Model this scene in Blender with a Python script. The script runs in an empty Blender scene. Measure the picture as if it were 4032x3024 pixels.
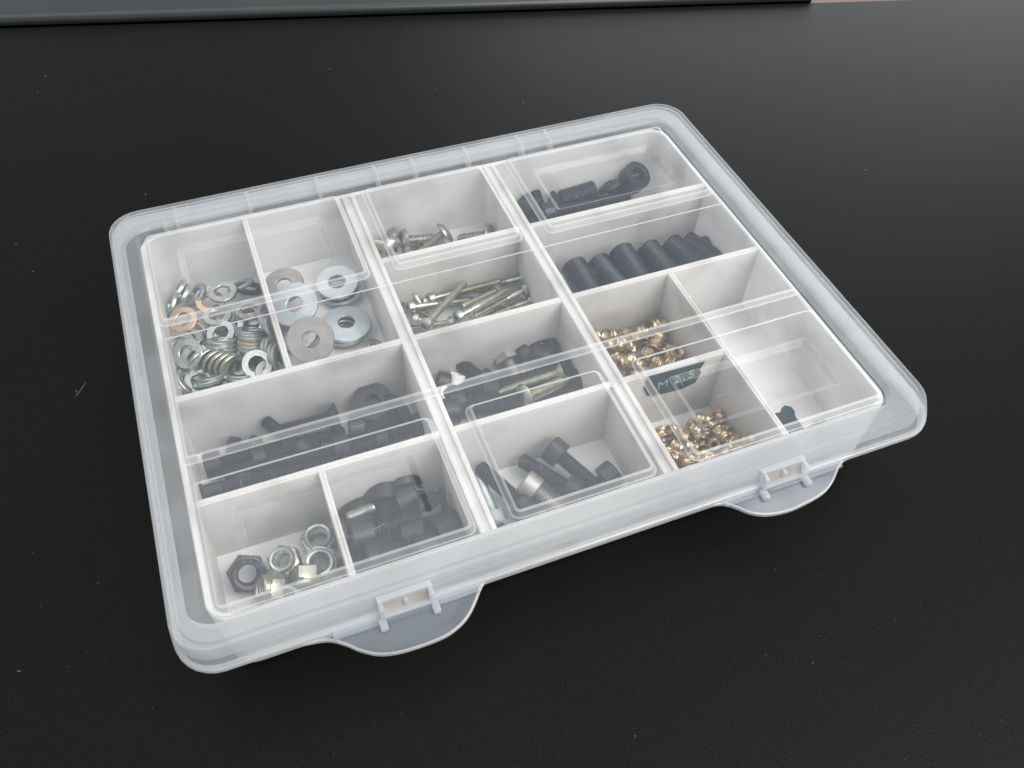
import bpy, bmesh, math, random
from mathutils import Vector, Matrix, Quaternion
random.seed(7)
S = 0.001                                   # all lengths below are millimetres
C = bpy.context.scene.collection
sc = bpy.context.scene

# ------------------------------------------------------------------ camera
F = 3492.364
CAM = Vector((-86.1167, -211.3205, 244.9496))
RM = Matrix(((0.9318464, 0.2634823, -0.2494780), (-0.3619946, 0.7223138, -0.5892561), (0.0249429, 0.6394059, 0.7684647)))
cd = bpy.data.cameras.new('camera')
cam = bpy.data.objects.new('camera', cd); C.objects.link(cam)
cd.sensor_width = 36; cd.lens = F / 4032 * 36; cd.clip_start = 0.01; cd.clip_end = 20
cam.matrix_world = Matrix.Translation(CAM * S) @ RM.to_4x4()
sc.camera = cam

def P(px, py, z):                           # point of the photograph at height z -> place in the box (mm)
    v = RM @ Vector(((px - 2016) / F, -(py - 1512) / F, -1.0))
    return CAM + v * ((z - CAM.z) / v.z)
def Z(ox, oy, s):                           # a detail crop -> photograph pixels -> place
    return lambda x, y, z: P(ox + x / s, oy + y / s, z)
def D(a, b, c):                             # direction given as sideways / up / towards the viewer
    return (RM @ Vector((a, b, c))).normalized()

# ------------------------------------------------------------------ light
w = bpy.data.worlds.new('World'); sc.world = w; w.use_nodes = True
bg = w.node_tree.nodes['Background']
bg.inputs[0].default_value = (0.97, 0.98, 1.0, 1); bg.inputs[1].default_value = 0.57

def area(name, loc, target, sx, sy, power, col):
    l = bpy.data.lights.new(name, 'AREA'); l.shape = 'RECTANGLE'; l.size = sx; l.size_y = sy
    l.energy = power; l.color = col
    o = bpy.data.objects.new(name, l); C.objects.link(o)
    o.location = loc
    o.rotation_euler = (Vector(target) - Vector(loc)).to_track_quat('-Z', 'Y').to_euler()
    return o
area('room_window', (0.82, -0.80, 1.30), (0, 0.01, 0), 1.5, 1.4, 42.0, (1.0, 0.975, 0.94))
area('ceiling_veil_fill', (-0.25, 0.60, 1.9), (-0.25, 0.60, 0), 2.2, 1.9, 17.0, (1.0, 0.985, 0.96))  # added area lamp for an unseen bright ceiling, bounded to veil the lid's front
area('far_window', (1.40, 1.60, 0.46), (0.25, 0.15, 0), 1.7, 0.75, 18.0, (0.92, 0.95, 1.0))
sc.view_settings.view_transform = 'Standard'; sc.view_settings.look = 'None'
sc.view_settings.exposure = -0.06; sc.view_settings.gamma = 1.0
try:
    sc.cycles.use_denoising = True; sc.cycles.max_bounces = 16; sc.cycles.transparent_max_bounces = 40
    sc.cycles.transmission_bounces = 12; sc.cycles.sample_clamp_indirect = 6
except Exception: pass

# ------------------------------------------------------------------ materials
def new_mat(name):
    m = bpy.data.materials.new(name); m.use_nodes = True
    nt = m.node_tree; nt.nodes.clear()
    out = nt.nodes.new('ShaderNodeOutputMaterial')
    return m, nt, out
def noise(nt, scale, detail=3, vec=None, stretch=None):
    tc = nt.nodes.new('ShaderNodeTexCoord'); n = nt.nodes.new('ShaderNodeTexNoise')
    n.inputs['Scale'].default_value = scale; n.inputs['Detail'].default_value = detail
    if stretch:
        mp = nt.nodes.new('ShaderNodeMapping'); mp.inputs['Scale'].default_value = stretch
        nt.links.new(tc.outputs['Object'], mp.inputs[0]); nt.links.new(mp.outputs[0], n.inputs['Vector'])
    else: nt.links.new(tc.outputs['Object'], n.inputs['Vector'])
    return n
def ramp(nt, src, a, b, ca=(0, 0, 0, 1), cb=(1, 1, 1, 1)):
    r = nt.nodes.new('ShaderNodeValToRGB'); e = r.color_ramp.elements
    e[0].position = a; e[1].position = b; e[0].color = ca; e[1].color = cb
    nt.links.new(src, r.inputs[0]); return r
def principled(name, col, rough=.4, metal=0.0, col2=None, nscale=300, bump=0.0, bscale=2000, spec=.5, coat=0.0, rvar=0.0):
    m, nt, out = new_mat(name)
    b = nt.nodes.new('ShaderNodeBsdfPrincipled'); nt.links.new(b.outputs[0], out.inputs[0])
    b.inputs['Base Color'].default_value = (*col, 1); b.inputs['Roughness'].default_value = rough
    b.inputs['Metallic'].default_value = metal; b.inputs['Specular IOR Level'].default_value = spec
    b.inputs['Coat Weight'].default_value = coat
    if col2 is not None:
        n = noise(nt, nscale, 4); r = ramp(nt, n.outputs[0], .35, .68, (*col, 1), (*col2, 1))
        nt.links.new(r.outputs[0], b.inputs['Base Color'])
    if rvar:
        n = noise(nt, nscale * 1.7, 4)
        r = ramp(nt, n.outputs[0], .3, .7, (max(0, rough - rvar),) * 3 + (1,), (rough + rvar,) * 3 + (1,))
        nt.links.new(r.outputs[0], b.inputs['Roughness'])
    if bump:
        n = noise(nt, bscale, 3); bp = nt.nodes.new('ShaderNodeBump')
        bp.inputs['Strength'].default_value = bump; bp.inputs['Distance'].default_value = 0.0002
        nt.links.new(n.outputs[0], bp.inputs['Height']); nt.links.new(bp.outputs[0], b.inputs['Normal'])
    return m
def plastic(name, col, o0, o1, rough=.12, spec=1.0, trans=.5, patch=0.0, pscale=60, tint=(1, 1, 1), scratch=0.0, haze=0.0, bump=True, grime=0.0):
    """translucent polypropylene: clear share + milky scattering (grows with the slanting path) + gloss"""
    m, nt, out = new_mat(name); N = nt.nodes.new; L = nt.links.new
    lw = N('ShaderNodeLayerWeight'); lw.inputs[0].default_value = .5
    pw = N('ShaderNodeMath'); pw.operation = 'POWER'; pw.inputs[1].default_value = 2.2; L(lw.outputs['Facing'], pw.inputs[0])
    mr = N('ShaderNodeMapRange'); mr.inputs['To Min'].default_value = o0; mr.inputs['To Max'].default_value = o1; L(pw.outputs[0], mr.inputs[0])
    op = mr.outputs[0]
    if patch:
        n = noise(nt, pscale, 2); r = ramp(nt, n.outputs[0], .46, .54)
        mm = N('ShaderNodeMath'); mm.operation = 'MULTIPLY_ADD'; mm.inputs[1].default_value = patch
        L(r.outputs[0], mm.inputs[0]); L(op, mm.inputs[2]); op = mm.outputs[0]
    if haze:
        n = noise(nt, 9, 3); mm = N('ShaderNodeMath'); mm.operation = 'MULTIPLY_ADD'; mm.inputs[1].default_value = haze
        L(n.outputs[0], mm.inputs[0]); L(op, mm.inputs[2]); op = mm.outputs[0]
    tr = N('ShaderNodeBsdfTransparent'); tr.inputs[0].default_value = (*tint, 1)
    df = N('ShaderNodeBsdfDiffuse'); df.inputs[0].default_value = (*col, 1)
    tl = N('ShaderNodeBsdfTranslucent'); tl.inputs[0].default_value = (*col, 1)
    if grime:
        g1 = noise(nt, 38, 5); g2 = ramp(nt, g1.outputs[0], .50, .74, (*col, 1), tuple(c * k for c, k in zip(col, (1 - grime, 1 - grime * 1.05, 1 - grime * 1.1))) + (1,))
        L(g2.outputs[0], df.inputs[0]); L(g2.outputs[0], tl.inputs[0])
    m1 = N('ShaderNodeMixShader'); m1.inputs[0].default_value = trans; L(df.outputs[0], m1.inputs[1]); L(tl.outputs[0], m1.inputs[2])
    m2 = N('ShaderNodeMixShader'); L(op, m2.inputs[0]); L(tr.outputs[0], m2.inputs[1]); L(m1.outputs[0], m2.inputs[2])
    p5 = N('ShaderNodeMath'); p5.operation = 'POWER'; p5.inputs[1].default_value = 5; L(lw.outputs['Facing'], p5.inputs[0])
    fr = N('ShaderNodeMapRange'); fr.inputs['To Min'].default_value = .045 * spec; fr.inputs['To Max'].default_value = .55 * min(spec, 1.3); L(p5.outputs[0], fr.inputs[0])
    gl = N('ShaderNodeBsdfGlossy'); gl.inputs[1].default_value = rough; gl.inputs[0].default_value = (.97, .985, 1, 1)
    m3 = N('ShaderNodeMixShader'); L(fr.outputs[0], m3.inputs[0]); L(m2.outputs[0], m3.inputs[1]); L(gl.outputs[0], m3.inputs[2])
    L(m3.outputs[0], out.inputs[0])
    n = noise(nt, 260, 4, stretch=(1, 9, 1) if scratch else None); bp = N('ShaderNodeBump'); bp.inputs['Strength'].default_value = .03 + scratch
    bp.inputs['Distance'].default_value = 0.0003; L(n.outputs[0], bp.inputs['Height'])
    for s in ((df, gl) if bump else ()): L(bp.outputs[0], s.inputs['Normal'])
    return m
M = {}
M['lid'] = plastic('clear_lid_plastic', (.70, .80, .93), .050, .26, rough=.14, haze=.055, spec=1.15)
M['lid_wall'] = plastic('lid_step_plastic', (.84, .88, .92), .32, .58, rough=.32, spec=.45, bump=False)
M['lid_soft'] = plastic('recess_plastic', (.70, .80, .93), .11, .30, rough=.35, spec=.5, bump=False)
M['lid_crease'] = plastic('crease_plastic', (.82, .86, .90), .20, .45, rough=.35, spec=.4, bump=False)
M['lid_edge'] = plastic('lid_edge_plastic', (.90, .92, .94), .46, .80, rough=.35, spec=.5, bump=False)
M['rim'] = plastic('milky_rim_plastic', (.735, .77, .79), .165, .52, rough=.25, patch=.05, pscale=34)
M['edge'] = plastic('thick_edge_plastic', (.86, .88, .90), .62, .85, rough=.2)
M['flange'] = plastic('milky_flange_plastic', (.72, .79, .86), .05, .42, rough=.25, patch=.10, pscale=30)
M['step'] = plastic('milky_step_plastic', (.76, .79, .82), .40, .66, rough=.3, spec=.3, patch=.08, pscale=40)
M['tab'] = plastic('tab_plastic', (.60, .71, .86), .24, .5, rough=.2, patch=.07, pscale=70)
M['tray'] = plastic('white_tray_plastic', (.91, .90, .885), .90, .97, rough=.36, spec=.7, trans=.45, scratch=.25, grime=.30)
M['tray_floor'] = plastic('white_floor_plastic', (.89, .885, .87), .96, .98, rough=.36, spec=.6, trans=.12, scratch=.1, grime=.22)
M['zinc'] = principled('zinc_plate', (.40, .43, .42), .38, 1, (.56, .59, .58), 420, bump=.15, rvar=.08)
M['zinc_blue'] = principled('bluish_zinc_plate', (.47, .52, .54), .44, 1, (.56, .62, .645), 200, bump=.12, rvar=.06)
M['steel'] = principled('stainless_steel', (.36, .345, .32), .34, 1, (.50, .48, .45), 500, bump=.1, rvar=.08)
M['yzinc'] = principled('yellowish_zinc_plate', (.38, .38, .30), .36, 1, (.55, .55, .46), 450, bump=.15, rvar=.08)
M['copper'] = principled('copper_tinted_plate', (.62, .42, .29), .42, 1, (.66, .50, .38), 300, bump=.1)
M['dull'] = principled('dull_grey_plate', (.36, .345, .335), .55, 1, (.44, .42, .41), 260, bump=.15)
M['brass'] = principled('brass', (.72, .59, .40), .34, 1, (.60, .48, .31), 400, rvar=.05)
M['black'] = principled('black_oxide', (.005, .009, .016), .36, 0, (.010, .014, .022), 300, bump=.06, rvar=.08, spec=.5)
M['green'] = principled('dark_green_tape', (.012, .042, .046), .28, 0, (.018, .060, .062), 200, spec=.5)
M['white_print'] = principled('white_lettering', (.34, .38, .38), .5)
M['hair'] = principled('pale_fibre', (.55, .55, .55), .4)
M['lint'] = principled('pale_lint', (.26, .27, .26), .8)
M['nylon'] = principled('white_nylon', (.78, .80, .76), .4)
M['slab'] = principled('dark_device_shell', (.020, .026, .028), .32, 0, (.026, .033, .035), 40, spec=.5, bump=.05)
M['wood'] = principled('reddish_wood', (.12, .052, .03), .5, 0, (.08, .034, .02), 30)

def mat_cloth():
    m, nt, out = new_mat('black_mat_cloth'); N = nt.nodes.new; L = nt.links.new
    b = N('ShaderNodeBsdfPrincipled'); L(b.outputs[0], out.inputs[0])
    n = noise(nt, 1500, 2); r = ramp(nt, n.outputs[0], .34, .70, (.0010, .00095, .0009, 1), (.0066, .0061, .0054, 1))
    n2 = noise(nt, 9, 3); r2 = ramp(nt, n2.outputs[0], .3, .7, (.85, .87, .85, 1), (1.15, 1.1, 1.1, 1))
    mx = N('ShaderNodeMix'); mx.data_type = 'RGBA'; mx.blend_type = 'MULTIPLY'; mx.inputs[0].default_value = 1
    L(r.outputs[0], mx.inputs[6]); L(r2.outputs[0], mx.inputs[7]); L(mx.outputs[2], b.inputs['Base Color'])
    b.inputs['Roughness'].default_value = .45; b.inputs['Specular IOR Level'].default_value = .105
    bp = N('ShaderNodeBump'); bp.inputs['Strength'].default_value = .5; bp.inputs['Distance'].default_value = .0002
    L(n.outputs[0], bp.inputs['Height']); L(bp.outputs[0], b.inputs['Normal'])
    return m
M['cloth'] = mat_cloth()

# ------------------------------------------------------------------ mesh helpers
def make_mesh(name, vs, fs, mat, angle=35, mats=None, fmat=None):
    me = bpy.data.meshes.new(name)
    me.from_pydata([(v[0] * S, v[1] * S, v[2] * S) for v in vs], [], fs)
    for m in (mats or [mat]): me.materials.append(M[m])
    if fmat: me.polygons.foreach_set('material_index', fmat)
    bm = bmesh.new(); bm.from_mesh(me)
    bmesh.ops.recalc_face_normals(bm, faces=bm.faces); bm.to_mesh(me); bm.free()
    me.shade_smooth()
    try: me.set_sharp_from_angle(angle=math.radians(angle))
    except Exception: pass
    return me
def link(name, me, parent=None):
    o = bpy.data.objects.new(name, me); C.objects.link(o)
    if parent: o.parent = parent
    return o
def tag(o, label, cat, group=None, kind=None):
    o['label'] = label
    if cat: o['category'] = cat
    if group: o['group'] = group
    if kind: o['kind'] = kind
    return o
def empty(name, loc=(0, 0, 0)):
    o = bpy.data.objects.new(name, None); C.objects.link(o); o.location = Vector(loc) * S
    o.empty_display_size = .003; return o
def box(x0, x1, y0, y1, z0, z1, bev=.25):
    bm = bmesh.new(); bmesh.ops.create_cube(bm, size=1)
    for v in bm.verts: v.co = Vector(((x0 + x1) / 2 + v.co.x * (x1 - x0), (y0 + y1) / 2 + v.co.y * (y1 - y0), (z0 + z1) / 2 + v.co.z * (z1 - z0)))
    if bev: bmesh.ops.bevel(bm, geom=bm.edges[:], offset=bev, segments=2, affect='EDGES', profile=.6)
    bm.verts.index_update()
    vs = [tuple(v.co) for v in bm.verts]; fs = [[v.index for v in f.verts] for f in bm.faces]; bm.free()
    return vs, fs
def join(parts):
    vs, fs = [], []
    for v, f in parts:
        k = len(vs); vs += v; fs += [[i + k for i in q] for q in f]
    return vs, fs
def rrect(x0, y0, x1, y1, r, n=7):
    out = []
    for cx, cy, a in ((x1 - r, y1 - r, 0), (x0 + r, y1 - r, 90), (x0 + r, y0 + r, 180), (x1 - r, y0 + r, 270)):
        for i in range(n + 1):
            t = math.radians(a + 90 * i / n); out.append((cx + r * math.cos(t), cy + r * math.sin(t)))
    return out
def fill(outer, holes, z):                  # flat face with holes
    cu = bpy.data.curves.new('fill', 'CURVE'); cu.dimensions = '2D'; cu.fill_mode = 'BOTH'
    for lp in [outer] + holes:
        sp = cu.splines.new('POLY'); sp.points.add(len(lp) - 1)
        for p, q in zip(sp.points, lp): p.co = (q[0], q[1], 0, 1)
        sp.use_cyclic_u = True
    o = bpy.data.objects.new('fill', cu); C.objects.link(o)
    me = o.evaluated_get(bpy.context.evaluated_depsgraph_get()).to_mesh()
    seen, vs, fs = {}, [], []
    idx = []
    for v in me.vertices:
        k = (round(v.co.x, 3), round(v.co.y, 3))
        if k not in seen: seen[k] = len(vs); vs.append((v.co.x, v.co.y, z))
        idx.append(seen[k])
    for p in me.polygons:
        q = [idx[i] for i in p.vertices]
        if len(set(q)) > 2: fs.append(q)
    bpy.data.objects.remove(o); bpy.data.curves.remove(cu)
    return vs, fs
def loops(seq, close=False):                # stack of (loop, z) -> strip mesh
    vs, fs = [], []; n = len(seq[0][0])
    for lp, z in seq: vs += [(x, y, z) for x, y in lp]
    m = len(seq)
    for k in range(m if close else m - 1):
        a, b = k * n, ((k + 1) % m) * n
        for i in range(n): fs.append([a + i, a + (i + 1) % n, b + (i + 1) % n, b + i])
    return vs, fs
def rad(kind, r, i, n, z, p):
    t = 2 * math.pi * i / n
    if kind == 'h':
        a = (t + math.pi / 6) % (math.pi / 3) - math.pi / 6; return r / math.cos(a)
    if kind == 'x': return r * (1.0 if (i % (n // 4)) == 0 else .42)
    if kind == 'k':
        q = (i + p) % 3; return r * (1.03 if q == 0 else (.99 if q == 1 else .90))
    return r
def lathe(rings, n=24):
    vs, fs, rows = [], [], []
    for rg in rings:
        r, z = rg[0], rg[1]; k = rg[2] if len(rg) > 2 else 'c'; p = rg[3] if len(rg) > 3 else 0
        if r == 0: rows.append([len(vs)]); vs.append((0, 0, z)); continue
        row = []
        for i in range(n):
            t = 2 * math.pi * i / n; q = rad(k, r, i, n, z, p)
            row.append(len(vs)); vs.append((q * math.cos(t), q * math.sin(t), z))
        rows.append(row)
    for a, b in zip(rows, rows[1:]):
        for i in range(n):
            j = (i + 1) % n
            if len(a) == 1 and len(b) == 1: continue
            if len(a) == 1: fs.append([a[0], b[j], b[i]])
            elif len(b) == 1: fs.append([a[i], a[j], b[0]])
            else: fs.append([a[i], a[j], b[j], b[i]])
    return vs, fs
def tube(pts, r, n=6):
    vs, fs = [], []; m = len(pts)
    for k, p in enumerate(pts):
        p = Vector(p); d = (Vector(pts[min(k + 1, m - 1)]) - Vector(pts[max(k - 1, 0)])).normalized()
        a = d.orthogonal().normalized() if k == 0 else (a - d * a.dot(d)).normalized(); b = d.cross(a)
        for i in range(n):
            t = 2 * math.pi * i / n; vs.append(tuple(p + (a * math.cos(t) + b * math.sin(t)) * r))
    for k in range(m - 1):
        for i in range(n): fs.append([k * n + i, k * n + (i + 1) % n, (k + 1) * n + (i + 1) % n, (k + 1) * n + i])
    return vs, fs
def prism(poly, z0, z1):
    n = len(poly); vs = [(x, y, z0) for x, y in poly] + [(x, y, z1) for x, y in poly]
    return vs, [list(range(n))[::-1], list(range(n, 2 * n))] + [[i, (i + 1) % n, n + (i + 1) % n, n + i] for i in range(n)]

# ------------------------------------------------------------------ the setting
ZM = -34.6                                  # top of the mat
def quad(name, pts, z0, z1, mat):
    vs, fs = prism(pts, z0, z1); return link(name, make_mesh(name, vs, fs, mat, 30))
a = P(0, 232, ZM); e0 = P(-200, 118, ZM); e1 = P(3450, 4, ZM)
ed = (e1 - e0).normalized(); nd = Vector((ed.y, -ed.x, 0))          # along / towards the viewer
c0 = e0 - ed * 300; c1 = e1 + ed * 600
mat_pts = [(c0.x, c0.y), (c0.x + nd.x * 900, c0.y + nd.y * 900), (c1.x + nd.x * 900, c1.y + nd.y * 900), (c1.x, c1.y)]
o = quad('desk_mat', mat_pts, ZM - 3, ZM, 'cloth'); tag(o, 'black cloth desk mat under the organizer box', None, kind='structure')
tb = [(c0.x - nd.x * 500 - 500, c0.y - nd.y * 500), (c0.x + nd.x * 1100 - 500, c0.y + nd.y * 1100), (c1.x + nd.x * 1100 + 400, c1.y + nd.y * 1100), (c1.x - nd.x * 500 + 400, c1.y - nd.y * 500)]
o = quad('desk_top', tb, ZM - 25, ZM - 3.2, 'wood'); tag(o, 'reddish wooden desk top beyond the mat', None, kind='structure')

# dark device whose rounded edge runs along the far side of the mat
sl = empty('dark_device')
tag(sl, 'dark flat device with a rounded glossy edge lying beyond the mat', 'device')
def slab(name, u0, u1, v0, v1, z0, z1, r, mat):
    prof = [(v0 + 0.6, z0)]
    for i in range(9):
        t = math.radians(-90 + 180 * i / 8); prof.append((v0 - 0 + r - r * math.cos(t), (z0 + z1) / 2 + (z1 - z0) / 2 * math.sin(t)))
    prof += [(v1, z1), (v1, z0)]
    vs, fs = [], []; n = len(prof)
    us = [u0, u0 + .001, u1 - 5, u1 - 2.5, u1 - .7, u1]
    ins = [0, 0, 0, .8, 2.6, 6]
    for u, k in zip(us, ins):
        for v, z in prof:
            q = e0 + ed * u - nd * (v + k if v < v1 else v); vs.append((q.x, q.y, z))
    for j in range(len(us) - 1):
        for i in range(n): fs.append([j * n + i, j * n + (i + 1) % n, (j + 1) * n + (i + 1) % n, (j + 1) * n + i])
    fs.append(list(range(n))); fs.append([(len(us) - 1) * n + i for i in range(n)][::-1])
    return link(name, make_mesh(name, vs, fs, mat, 50), sl)
uR = (P(3222, 20, ZM) - e0).dot(ed)
slab('shell', -250, uR, 3.0, 160, ZM - 2.2, ZM + 5.5, 4.5, 'slab')

# lint on the mat
vs, fs = [], []
spots = [(3595, 133), (1297, 273), (574, 766), (64, 961), (131, 1070), (180, 302), (148, 360), (75, 2643), (3407, 670), (3800, 123), (2225, 240), (1700, 345), (1715, 350), (3500, 170), (2060, 405), (905, 2955), (387, 2298), (1500, 2740), (1885, 2558), (2230, 2380), (3050, 2245), (3200, 2610), (2500, 2900), (300, 1540), (301, 1545)]
for i in range(420):
    spots.append((random.uniform(0, 4032), random.uniform(120, 3024)))
for i, (px, py) in enumerate(spots):
    q = P(px, py, ZM)
    if -140 < q.x < 140 and -106 < q.y < 120: continue
    big = i < 25; r = random.uniform(.16, .36) if big else random.uniform(.03, .10)
    t = random.uniform(0, 6.28); l = r * random.uniform(1.5, 6)
    pts = [(q.x + math.cos(t) * l * (k / 3 - .5) + math.sin(t * 3 + k) * r * .4, q.y + math.sin(t) * l * (k / 3 - .5), ZM + .12 + .05 * (k % 2)) for k in range(4)]
    v, f = tube(pts, r * .32, 4); k = len(vs); vs += v; fs += [[i2 + k for i2 in q2] for q2 in f]
px0 = [P(300, 1560, ZM), P(312, 1545, ZM), P(335, 1512, ZM), P(338, 1508, ZM)]
v, f = tube([(p.x, p.y, ZM + .1) for p in px0], .07, 4); k = len(vs); vs += v; fs += [[i2 + k for i2 in q2] for q2 in f]
o = link('lint', make_mesh('lint', vs, fs, 'lint')); tag(o, 'tiny pale specks of lint scattered over the black mat', None, kind='stuff')

# ------------------------------------------------------------------ the organizer box
BX = empty('organizer_box')
tag(BX, 'flat translucent plastic organizer box with clear lid and many compartments', 'organizer box')
X0, X1, Y0, Y1 = -120.5, 116.0, -77.0, 99.5      # inside of the tray
ZF = -32.0
def part(name, vf, mat, parent=BX, angle=35, label=None):
    o = link(name, make_mesh(name, vf[0], vf[1], mat, angle), parent)
    if label: o['label'] = label
    return o
part('tray_floor', fill(rrect(X0 - .5, Y0 - .5, X1 + .5, Y1 + .5, 7), [], ZF), 'tray_floor')
tw = [(rrect(X0, Y0, X1, Y1, 6.5), ZF - .3), (rrect(X0, Y0, X1, Y1, 6.5), -.3), (rrect(X0 - .3, Y0 - .3, X1 + .3, Y1 + .3, 6.8), 0),
      (rrect(X0 - 1.7, Y0 - 1.7, X1 + 1.7, Y1 + 1.7, 8), 0), (rrect(X0 - 2, Y0 - 2, X1 + 2, Y1 + 2, 8.2), -.3), (rrect(X0 - 2, Y0 - 2, X1 + 2, Y1 + 2, 8.2), -2.8)]
part('tray_wall', loops(tw), 'tray')
OX0, OX1, OY0, OY1 = -133.2, 130.8, -91.4, 115.0   # outer flange
fl = [(rrect(X0 - 2, Y0 - 2, X1 + 2, Y1 + 2, 8.2), -2.9), (rrect(OX0 + .6, OY0 + .6, OX1 - .6, OY1 - .6, 12), -2.9)]
part('tray_flange', loops(fl), 'flange')
fe = [(rrect(OX0 + .6, OY0 + .6, OX1 - .6, OY1 - .6, 12), -2.9), (rrect(OX0 + .1, OY0 + .1, OX1 - .1, OY1 - .1, 12.3), -3.3),
      (rrect(OX0, OY0, OX1, OY1, 12.4), -4.3), (rrect(OX0 + .5, OY0 + .5, OX1 - .5, OY1 - .5, 12), -6.0), (rrect(OX0 + 1.8, OY0 + 1.8, OX1 - 1.8, OY1 - 1.8, 11), -6.0)]
part('flange_edge', loops(fe), 'edge')
body = [(rrect(X0 - 2, Y0 - 2, X1 + 2, Y1 + 2, 8.2), -3.1), (rrect(X0 - 1.2, Y0 - 1.2, X1 + 1.2, Y1 + 1.2, 8), ZM + 1.2), (rrect(X0 + .4, Y0 + .4, X1 - .4, Y1 - .4, 7), ZM + .05)]
part('tray_outer_wall', loops(body), 'tray')
part('tray_underside', fill(rrect(X0 + .4, Y0 + .4, X1 - .4, Y1 - .4, 7), [], ZM + .06), 'tray')

y1a, y1b, y2a, y2b, y3a, y3b = 54.0, 56.4, 9.2, 11.6, -36.6, -34.25
ribA, ribB = (-38.0, -32.4), (27.0, 32.6)
def wall(x0, x1, y0, y1, z1=0.0): return box(x0, x1, y0, y1, ZF - .2, z1, .35)
for a_, b_ in (ribA, ribB):                 # two long ribs, each a pair of thin walls with a lower web between
    part('rib', join([wall(a_, a_ + 1.7, Y0 - .2, Y1 + .2), wall(b_ - 1.7, b_, Y0 - .2, Y1 + .2), box(a_ + 1.6, b_ - 1.6, Y0 - .2, Y1 + .2, -6, -1.1, 0)]), 'tray')
def divider(x0, x1, y0, y1): 
    t = .75
    if x1 - x0 > y1 - y0: vf = join([wall(x0, x1, y0, y0 + t + .25, -.35), wall(x0, x1, y1 - t - .75, y1, 0.02), box(x0, x1, y0 + t, y1 - t, ZF, -.8, 0)])
    else: vf = join([wall(x0, x0 + t + .2, y0, y1, -.05), wall(x1 - t - .2, x1, y0, y1, -.05), box(x0 + t, x1 - t, y0, y1, ZF, -.45, 0)])
    return part('divider', vf, 'tray')
for y0, y1 in ((y2a, y2b), (y3a, y3b)): divider(X0 - .2, ribA[0] + .1, y0, y1)
for y0, y1 in ((y1a, y1b), (y2a, y2b), (y3a, y3b)): divider(ribA[1] - .1, ribB[0] + .1, y0, y1)
for y0, y1 in ((y1a, y1b), (y2a, y2b)): divider(ribB[1] - .1, X1 + .2, y0, y1)
divider(ribB[1] - .1, 73.8, y3a, y3b)
divider(-80.8, -78.6, y2b - .1, Y1 + .2)
divider(-80.4, -78.2, Y0 - .2, y3a + .1)
divider(73.6, 75.8, Y0 - .2, y2a + .1)

# ---- lid
LB = (-121.9, -78.6, 117.6, 100.9); ZL = 1.0
def inset(r, d): return (r[0] + d, r[1] + d, r[2] - d, r[3] - d)
def off(r, l, b, rr, t): return (r[0] - l, r[1] - b, r[2] + rr, r[3] + t)
TH = 2.1
panels = {'lb': (-120.6, 45.6, -39.0, 99.7), 'mb': (-29.4, 45.9, 26.2, 99.7), 'rb': (36.6, 46.0, 116.2, 99.7),
          'lf': (-120.6, -77.4, -38.6, -27.9), 'mf': (-27.0, -77.4, 25.2, -28.3), 'rf': (37.4, -77.4, 116.2, -28.6), 'strip': (-121.2, -20.4, 116.9, 39.6)}
lid = part('lid', fill(rrect(*LB, 7), [rrect(*p, 3.2 if k != 'strip' else 1.0) for k, p in panels.items()], ZL), 'lid')
corner = {'lb': (-108.5, 57.6, -49.6, 86.5), 'rb': (45.3, 57.2, 103.6, 86.5), 'lf': (-109.2, -66.5, -49.8, -42.2), 'rf': (46, -66.5, 104.2, -42.2)}
for k, p in panels.items():
    r = 3.2 if k != 'strip' else 1.0
    L4 = [(rrect(*p, r), ZL), (rrect(*inset(p, .6), max(.6, r - .5)), ZL + .22), (rrect(*inset(p, 1.5), max(.5, r - 1.3)), ZL + TH - .35), (rrect(*inset(p, 2.35), max(.4, r - 1.9)), ZL + TH)]
    pan = part('lid_panel' if k != 'strip' else 'lid_ridge', loops(L4[1:3]), 'lid_wall', lid)
    part('step_edge', loops(L4[2:4]), 'lid_edge', lid); part('step_edge', loops(L4[0:2]), 'lid_edge', lid)
    top = rrect(*inset(p, 2.35), max(.4, r - 1.9)); holes = []
    vf2 = None
    if k in corner:
        q = corner[k]; holes = [rrect(*q, 1.2)]
        rec = [(rrect(*q, 1.2), ZL + TH), (rrect(*inset(q, .35), 1.1), ZL + TH - .2), (rrect(*inset(q, 2.0), .8), ZL + .35), (rrect(*inset(q, 2.4), .6), ZL + .2)]
        part('stacking_recess', loops(rec[1:3]), 'lid_soft', lid); part('recess_edge', loops(rec[:2]), 'lid_crease', lid); part('recess_edge', loops(rec[2:]), 'lid_crease', lid)
        part('recess_floor', fill(rrect(*inset(q, 2.4), .6), [], ZL + .2), 'lid', lid)
    part('panel_top', fill(top, holes, ZL + TH), 'lid', lid)
# rim of the lid
LO = (-132.9, -88.4, 130.4, 114.8)
rim = [(rrect(*LB, 7), ZL), (rrect(*off(LB, .45, .45, .45, .45), 7.3), ZL + 1.9), (rrect(*off(LB, 1.0, 1.0, 1.0, 1.0), 7.8), 3.7), (rrect(*off(LB, 1.8, 1.8, 1.8, 1.8), 8.4), 3.95)]
rim += [(rrect(*inset(LO, 2.6), 10.4), 3.95), (rrect(*inset(LO, 2.1), 10.7), 2.9), (rrect(*inset(LO, 1.6), 11), 2.9), (rrect(*inset(LO, 1.15), 11.2), 3.8), (rrect(*inset(LO, .35), 11.9), 3.75), (rrect(*LO, 12.2), 3.0),
        (rrect(*off(LO, .2, 1.4, .2, .1), 12.3), .6), (rrect(*off(LO, .3, 2.8, .3, .2), 12.4), -2.1)]
part('lid_rim', loops(rim), 'rim', lid)
part('lid_lip', loops([(rrect(*off(LO, .3, 2.8, .3, .2), 12.4), -2.1), (rrect(*off(LO, -.9, 1.6, -.9, -1.0), 11.5), -2.4)]), 'edge', lid)
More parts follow.
